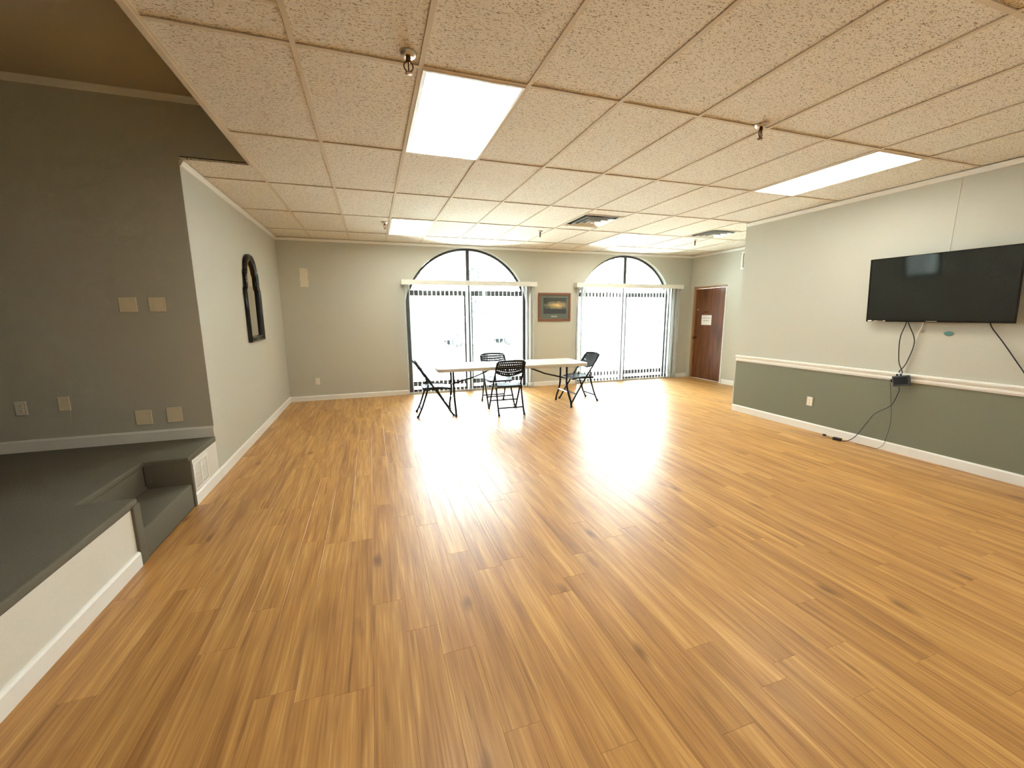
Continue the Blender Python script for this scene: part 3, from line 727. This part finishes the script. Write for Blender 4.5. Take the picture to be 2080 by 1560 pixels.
# ------------------------------------------------------------------ OUTLETS AND BLANK PLATES
def outlet(label, loc, rz):
    """duplex receptacle; local -y faces the room"""
    t = empty('wall_outlet', loc, rz); tag(t, label, 'outlet')
    bobj('cover_plate', (-.037, -.006, -.058), (.037, 0, .058), M_white, t, .002)
    for z in (-.02, .02):
        bm = bm_new(); P = [(.017*math.cos(2*PI*k/16), max(-.013, min(.013, .017*math.sin(2*PI*k/16))) + z) for k in range(16)]
        prism(bm, P, lambda u, v, dd: (u, dd, v), -.009, -.005); f_ = obj('receptacle', bm, M_ivory, t)
        bm = bm_new()
        for s in (-.0055, .0055): box(bm, (s - .0011, -.0096, z - .002), (s + .0011, -.0088, z + .007))
        obj('slots', bm, M_dark, f_)
    return t
outlet('white duplex outlet on the back wall left of the first window', (-.978, YB, .35), 0)
outlet('white duplex outlet on the sage lower part of the television wall', (XR, 3.765, .381), -PI/2)
PLATES = [(-1.948, 1.628, .124, .122, 'upper left square blank plate on the stage wall'), (-1.744, 1.63, .118, .122, 'upper right square blank plate on the stage wall'), (-1.962, .645, .120, .132, 'lower left square blank plate just above the stage baseboard'), (-1.735, .652, .116, .134, 'lower right square blank plate just above the stage baseboard'), (-2.487, .808, .074, .118, 'narrow blank plate on the stage wall, nearer the square ones')]
for x, z, w, h, lab in PLATES:
    t = empty('blank_plate', (x, YE - .004, z)); tag(t, lab, 'wall plate', 'blank plates on the stage wall')
    bobj('cover', (-w/2, -.006, -h/2), (w/2, 0, h/2), M_ivory, t, .003)
    for s in ((-.023, .023) if w > .1 else (0,)):
        for q in (-.04, .04):
            bm = bm_new(); lathe(bm, [(.0035, 0), (.0035, -.0012), (.001, -.0016)], (s, -.006, q), 8, 'y'); obj('screw', bm, M_chrome, t)
o = outlet('pale outlet plate on the stage wall at the left edge', (-2.765, YE - .004, .79), 0)

# ------------------------------------------------------------------ FLOOR REGISTER on stage face
rg = empty('wall_register', (XL, 4.01, .2)); tag(rg, 'white louvred register set low in the stage front', 'vent')
y0, y1, z0, z1 = 3.86, 4.17, .105, .345
bm = bm_new()
for a, b in (((-.155, -.12), (.155, -.095)), ((-.155, .095), (.155, .12)), ((-.155, -.095), (-.125, .095)), ((.125, -.095), (.155, .095)), ((-.012, -.095), (.012, .095))): box(bm, (0, a[0], a[1] + .03), (.010, b[0], b[1] + .03))
obj('register_frame', bm, M_white, rg); bobj('duct_back', (.0005, -.125, -.065), (.002, .125, .125), M_dark, rg)
for k in range(15):
    for s in (-1, 1):
        z = -.058 + k*.0125
        bm = bm_new(); a, b = (.012, .125) if s > 0 else (-.125, -.012)
        box(bm, (.002, a, z), (.008, b, z + .0085)); obj('slat', bm, M_white, rg)

# ------------------------------------------------------------------ MIRROR
mr = empty('wall_mirror', (XL, 6.225, 1.2)); tag(mr, 'tall arched wall mirror in a glossy black stepped frame', 'mirror')
prof = [(0, .335), (.635, .342), (.655, .338), (.668, .326), (.676, .304), (.70, .296), (.76, .290), (.855, .288), (.872, .282), (.884, .270), (.892, .250), (.95, .238), (1.0, .215), (1.05, .160), (1.08, .100), (1.095, .045), (1.098, 0)]
def outline(off):
    L_ = [(-max(w - off, .0), min(z, 1.098 - off) if z > 0 else off) for z, w in prof if w - off > 0 or z > 1]
    L_ = []
    for z, w in prof:
        zz = off + z * (1.098 - 2*off) / 1.098; ww = max(0, w - off * (1 if w > .12 else w/.12))
        L_.append((ww, zz))
    return [(-w, z) for w, z in L_] + [(w, z) for w, z in L_[-2::-1]]
def rings_mesh(bm, rings):
    V = [[bm.verts.new((d_, u, v)) for u, v in outline(off)] for off, d_ in rings]
    n = len(V[0])
    for A, B in zip(V, V[1:]):
        for k in range(n): bm.faces.new((A[k], A[(k+1) % n], B[(k+1) % n], B[k]))
bm = bm_new(); rings_mesh(bm, [(0, 0), (0, .034), (.010, .048), (.024, .044), (.034, .032), (.044, .029), (.056, .036), (.068, .033), (.075, .014), (.075, .003)])
obj('frame', bm, M_mblack, mr, 0, True)
bm = bm_new(); prism(bm, outline(.070), lambda u, v, dd: (dd, u, v), .003, .007); obj('glass', bm, M_mirror, mr)

# ------------------------------------------------------------------ FRAMED PICTURE
pc = empty('framed_picture', (3.68, YB, 1.375)); tag(pc, 'framed dawn landscape print with grey mat between the arched windows', 'picture')
w, h, f = .368, .583, .045
for nm, a, b in (('frame_rail', (-w, 0), (w, f)), ('frame_rail', (-w, h-f), (w, h)), ('frame_stile', (-w, f), (-w+f, h-f)), ('frame_stile', (w-f, f), (w, h-f))):
    bobj(nm, (a[0], -.028, a[1]), (b[0], 0, b[1]), M_redwood, pc, .004)
bobj('mat_board', (-w+f, -.012, f), (w-f, -.006, h-f), M_matboard, pc)
bobj('print', (-w+f+.065, -.0135, f+.105), (w-f-.055, -.012, h-f-.055), M_art, pc)
cp = bobj('caption_plate', (-.075, -.0135, f+.035), (.055, -.012, f+.065), grain(mat('caption_card', (.42, .42, .34), .7), 40, .05, 0), pc)
bobj('caption_ink', (-.045, -.0142, f+.046), (.025, -.0136, f+.054), M_ink, cp)

# ------------------------------------------------------------------ FOLDING TABLE
tb = empty('folding_table', (2.10, 6.335, 0), R_(-1.2)); tag(tb, 'long white folding table with grey edge and black steel legs', 'table')
bm = bm_new(); L2, W2, c = 1.215, .385, .055
P = []
for sx, sy, a0 in ((1, 1, 0), (-1, 1, 90), (-1, -1, 180), (1, -1, 270)):
    for k in range(6):
        a = R_(a0 + 18*k); P.append((sx*(L2-c) + c*math.cos(a), sy*(W2-c) + c*math.sin(a)))
prism(bm, P, lambda u, v, dd: (u, v, dd), .688, .74); obj('tabletop', bm, M_tabletop, tb, .006, True)
for s in (-1, 1):
    for q in (-1, 1):
        bm = bm_new(); tube(bm, smooth_path([(s*.95, q*.13, .70), (s*.95, q*.13, .50), (s*.95, q*.135, .36), (s*.952, q*.20, .22), (s*.955, q*.29, .10), (s*.955, q*.32, .012)], 6), .016, 10); lg = obj('leg', bm, M_bmetal, tb, 0, True)
        bm = bm_new(); lathe(bm, [(.012, 0), (.019, 0), (.019, .03), (.016, .032)], (s*.955, q*.32, 0), 10); obj('foot_cap', bm, M_black, lg)
    bm = bm_new(); tube(bm, [(s*.95, -.19, .235), (s*.95, .19, .235)], .011, 8, False); obj('leg_crossbar', bm, M_chrome, tb, 0, True)
    bm = bm_new(); tube(bm, [(s*.95, -.12, .69), (s*.95, .12, .69)], .012, 8); obj('leg_hinge_bar', bm, M_bmetal, tb, 0, True)
    bm = bm_new(); tube(bm, [(s*.95, 0, .455), (s*.60, 0, .545), (s*.25, 0, .685)], .012, 8); obj('brace', bm, M_bmetal, tb, 0, True)
    bm = bm_new(); tube(bm, [(s*.95, -.13, .45), (s*.95, .13, .45)], .008, 8); obj('brace_bar', bm, M_bmetal, tb, 0, True)
# napkins on the table
pk = empty('paper_napkins', (2.27, 6.60, .74), .3); tag(pk, 'loose pile of folded white papers on the far edge of the table', 'papers')
for k in range(3):
    bm = bm_new(); n_ = 6; V = []
    for a in range(n_+1):
        row = []
        for b in range(n_+1):
            u, v = (a/n_-.5)*.20, (b/n_-.5)*.15
            row.append(bm.verts.new((u + .02*k, v - .015*k, .002 + k*.008 + .006*math.sin(a*1.3+k)*math.sin(b*.9+k*2) + .006)))
        V.append(row)
    for a in range(n_):
        for b in range(n_): bm.faces.new((V[a][b], V[a+1][b], V[a+1][b+1], V[a][b+1]))
    ge = bmesh.ops.solidify(bm, geom=bm.faces[:], thickness=.003)
    o = obj('folded_sheet', bm, M_paper, pk, 0, True); o.rotation_euler.z = .25*k

# ------------------------------------------------------------------ FOLDING CHAIRS
def lattice(bm, P, n, m, thick, keep=.36):
    """perforated sheet over P(s,t)"""
    V = [[bm.verts.new(P(a/n, b/m)) for b in range(m+1)] for a in range(n+1)]
    F = [bm.faces.new((V[a][b], V[a+1][b], V[a+1][b+1], V[a][b+1])) for a in range(n) for b in range(m)]
    inner = []
    for f in F:
        c = f.calc_center_median(); vs = list(f.verts)
        nv = [bm.verts.new(v.co.lerp(c, keep)) for v in vs]
        for k in range(4): bm.faces.new((vs[k], vs[(k+1) % 4], nv[(k+1) % 4], nv[k]))
    bmesh.ops.delete(bm, geom=F, context='FACES_ONLY')
    bmesh.ops.recalc_face_normals(bm, faces=bm.faces)
    bmesh.ops.solidify(bm, geom=bm.faces[:], thickness=thick)
def chair():
    t = empty('folding_chair')
    side = [(.262, .012), (.135, .215), (.0, .425), (-.09, .555), (-.19, .70), (-.262, .81)]
    rear = [(-.262, .012), (-.205, .135), (-.15, .29), (-.12, .385), (-.098, .49)]
    hw0 = .228
    for s in (-1, 1):
        bm = bm_new(); tube(bm, smooth_path([(x, s*(hw0 - .012*z), z) for x, z in side], 5), .0140, 10); lg = obj('front_leg_upright', bm, M_bmetal, t, 0, True)
        bm = bm_new(); lathe(bm, [(.011, 0), (.018, 0), (.018, .018), (.013, .034)], (.268, s*hw0, 0), 10); obj('foot_cap', bm, M_black, lg, 0, True)
        bm = bm_new(); tube(bm, smooth_path([(x, s*(hw0 - .028), z) for x, z in rear], 5), .0135, 10); lg = obj('rear_leg', bm, M_bmetal, t, 0, True)
        bm = bm_new(); lathe(bm, [(.011, 0), (.018, 0), (.018, .018), (.013, .034)], (-.266, s*(hw0 - .028), 0), 10); obj('foot_cap', bm, M_black, lg, 0, True)
        bm = bm_new(); tube(bm, [(-.10, s*(hw0-.026), .475), (-.118, s*(hw0-.016), .585)], .008, 8); obj('link', bm, M_bmetal, t, 0, True)
        bm = bm_new(); tube(bm, smooth_path([(-.165, s*.195, .418), (-.06, s*.205, .424), (.08, s*.205, .430), (.20, s*.19, .428)], 5), .011, 8); obj('seat_rail', bm, M_bmetal, t, 0, True)
    bm = bm_new(); tube(bm, [(.172, -hw0+.005, .155), (.172, hw0-.005, .155)], .0115, 8); obj('front_stretcher', bm, M_bmetal, t, 0, True)
    bm = bm_new(); tube(bm, [(-.216, -hw0+.034, .11), (-.216, hw0-.034, .11)], .0115, 8); obj('rear_stretcher', bm, M_bmetal, t, 0, True)
    # seat: rim and perforated pan
    def S_(s_, t_):
        x = -.172 + .394*s_; hw_ = .208 - .02*abs(2*s_-1)**4; y = (2*t_-1)*hw_
        z = .440 + .010*math.sin(PI*s_*1.2) - .016*(1-(2*t_-1)**2)*math.sin(PI*s_) - .018*max(0, s_-.8)*5*.5
        return (x, y, z)
    bm = bm_new(); lattice(bm, S_, 13, 14, .010, .62); obj('seat', bm, M_mesh, t)
    rim = [S_(k/12, 0) for k in range(13)] + [S_(1, k/10) for k in range(1, 11)] + [S_(1-k/12, 1) for k in range(1, 13)] + [S_(0, 1-k/10) for k in range(1, 10)]
    bm = bm_new(); tube(bm, [(x, y, z - .008) for x, y, z in rim], .0155, 8, True); obj('seat_rim', bm, M_mesh, t, 0, True)
    # backrest: leaning panel with a bowed lower edge
    def B_(s_, t_):
        u = 2*s_-1; top = .838 - .012*u*u; low = .598 + .060*u*u
        z = low + (top-low)*t_; hw_ = .218 - .022*max(0, (z-.70)/.14)
        x = -.090 - (z-.555)*.672 - .022*(1-u*u)
        return (x, u*hw_, z)
    bm = bm_new(); lattice(bm, B_, 14, 6, .008, .60); obj('backrest', bm, M_mesh, t)
    rim = [B_(k/14, 1) for k in range(15)] + [B_(1, 1-k/6) for k in range(1, 7)] + [B_(1-k/14, 0) for k in range(1, 15)] + [B_(0, k/6) for k in range(1, 6)]
    bm = bm_new(); tube(bm, rim, .0165, 8, True); obj('backrest_rim', bm, M_mesh, t, 0, True)
    return t
c0 = chair()
CH = [(.86, 6.355, R_(-3), 'black mesh folding chair at the left end of the table'),
      (1.965, 6.10, R_(88), 'black mesh folding chair in front of the table with its back to the viewer'),
      (2.00, 6.765, R_(-90), 'black mesh folding chair behind the table in front of the window'),
      (3.45, 6.515, R_(182), 'black mesh folding chair at the right end of the table')]
for n, (x, y, a, lab) in enumerate(CH):
    o = c0 if n == 0 else copy_tree(c0)
    o.location = (x, y, 0); o.rotation_euler.z = a; tag(o, lab, 'chair', 'folding chairs around the table')

# ------------------------------------------------------------------ OUTSIDE
g_ = struct(bobj('ground_outside', (-40, YB + .2, -.35), (60, 70, -.12), M_lawn), 'pale lawn outside the windows', 'ground')
tag(bobj('patio', (-2, YB + .2, -.13), (10, YB + 3.2, -.05), M_conc, None, .01), 'pale concrete patio outside the arched windows', 'patio')
tag(bobj('driveway', (-40, 19, -.14), (60, 25, -.10), M_conc, None, .01), 'pale driveway beyond the patio', 'driveway')
rl = empty('patio_railing', (4, YB + 3.0, -.05)); tag(rl, 'thin grey metal railing along the patio edge', 'railing')
bm = bm_new(); tube(bm, [(-5, 0, .98), (6, 0, .98)], .02, 8); obj('top_rail', bm, M_rail, rl, 0, True)
bm = bm_new(); tube(bm, [(-5, 0, .15), (6, 0, .15)], .014, 8); obj('lower_rail', bm, M_rail, rl, 0, True)
pm = None
for k in range(12):
    if pm is None:
        bm = bm_new(); tube(bm, [(0, 0, 0), (0, 0, .97)], .018, 8); o = obj('post', bm, M_rail, rl, 0, True); pm = o.data
    else:
        o = bpy.data.objects.new('post', pm); COL.objects.link(o); o.parent = rl
    o.location.x = -5 + k
def tree(x, y, h, seed, label):
    rr = random.Random(seed)
    t = empty('bare_tree', (x, y, -.14)); tag(t, label, 'tree', 'bare trees beyond the patio')
    bm = bm_new(); tube(bm, smooth_path([(0,0,0), (.1*rr.uniform(-1,1), .1, h*.3), (.2*rr.uniform(-1,1), 0, h*.65), (.3*rr.uniform(-1,1), 0, h)], 4), [.16 - .13*k/12 for k in range(13)], 8); obj('trunk', bm, M_bark, t, 0, True)
    bm = bm_new()
    def br(p, d, l, r, lev):
        q = p + d*l; mid = p + d*l*.5 + Vector((rr.uniform(-.1,.1), rr.uniform(-.1,.1), rr.uniform(-.05,.12)))*l
        tube(bm, [p, mid, q], [r, r*.75, r*.45], 5)
        if lev:
            for _ in range(3):
                dd = (d + Vector((rr.uniform(-.9,.9), rr.uniform(-.9,.9), rr.uniform(-.2,.7)))).normalized()
                br(p + d*l*rr.uniform(.45, 1), dd, l*rr.uniform(.45, .7), r*.5, lev-1)
    for k in range(11):
        a = rr.uniform(0, 2*PI); z = h*rr.uniform(.22, .95)
        br(Vector((0, 0, z)), Vector((math.cos(a), math.sin(a), rr.uniform(.25, .8))).normalized(), h*rr.uniform(.11, .19), .045, 3)
    obj('branches', bm, M_bark, t)
for n, (x, y, h, lab) in enumerate([(5.0, 14.5, 6.0, 'bare tree outside, seen behind the right half of the first window'), (9.6, 15.5, 6.0, 'bare tree outside, seen behind the left half of the second window'), (14.0, 17.0, 6.0, 'bare tree outside, seen behind the right half of the second window'), (3.2, 30, 8, 'distant bare tree outside, seen behind the left half of the first window')]): tree(x, y, h, 20 + n, lab)
def conifer(x, y, h, seed, label):
    rr = random.Random(seed); t = empty('evergreen_tree', (x, y, -.14)); tag(t, label, 'tree', 'evergreens beyond the driveway')
    bm = bm_new(); tube(bm, [(0,0,0), (0,0,h*.9)], [.14, .03], 8); obj('trunk', bm, M_bark, t, 0, True)
    bm = bm_new()
    for k in range(420):
        z = h*(.1 + .88*(1-math.sqrt(rr.random()))); R = h*.26*(1 - z/h) + .05; a = rr.uniform(0, 2*PI); d_ = R*rr.uniform(.5, 1.05)
        c = Vector((d_*math.cos(a), d_*math.sin(a), z - .12*d_)); o_ = Vector((math.cos(a), math.sin(a), -.35)).normalized(); sd = Vector((-math.sin(a), math.cos(a), 0)); s = rr.uniform(.12, .26)
        v = [bm.verts.new(c + q) for q in (o_*s*1.6, sd*s*.6, -o_*s*.6, -sd*s*.6, Vector((0,0,s*.35)))]
        for q in range(4): bm.faces.new((v[q], v[(q+1) % 4], v[4]))
    obj('foliage', bm, M_leaf, t)
conifer(8.2, 33, 7, 40, 'evergreen outside, tall dark tip behind the first window'); conifer(24, 30, 8, 41, 'evergreen outside, seen behind the second window')
# parked car
car = empty('parked_car', (5.4, 21.5, -.10), R_(4)); tag(car, 'silver blue estate car parked outside beyond the railing', 'car')
body = [(-2.25, .35), (-2.3, .62), (-2.2, .95), (-1.2, 1.0), (1.1, 1.0), (2.1, .9), (2.28, .65), (2.25, .35)]
roof = [(-2.12, .96), (-1.9, 1.45), (-1.6, 1.55), (.2, 1.55), (.55, 1.45), (1.15, .98)]
bm = bm_new(); prism(bm, body, lambda u, v, dd: (u, dd, v), -.88, .88); obj('body', bm, M_carp, car, .05, True)
bm = bm_new(); prism(bm, roof, lambda u, v, dd: (u, dd * (1 - .18*(v-.96)/.6), v), -.82, .82); obj('cabin', bm, M_carp, car, .04, True)
for s in (-1, 1):
    for a, b in ((-1.85, -1.05), (-.98, -.22), (-.15, .72)):
        bm = bm_new(); prism(bm, [(a, 1.02), (a + (.12 if a < -1.5 else 0), 1.44), (b - (.30 if b > .5 else 0), 1.44), (b, 1.02)], lambda u, v, dd: (u, s*(.825 - .1476*(v-.96)/.6) + dd, v), -.006, .010); obj('side_window', bm, M_carg, car)
    for x in (-1.4, 1.42):
        bm = bm_new(); lathe(bm, [(.05, -.1), (.30, -.1), (.33, -.07), (.33, .07), (.30, .1), (.05, .1)], (x, s*.80, .33), 20, 'y'); wh = obj('wheel', bm, M_tyre, car, 0, True)
        bm = bm_new(); lathe(bm, [(.02, 0), (.19, 0), (.19, s*.015), (.02, s*.03)], (x, s*.895, .33), 14, 'y'); obj('hubcap', bm, M_chrome, wh, 0, True)
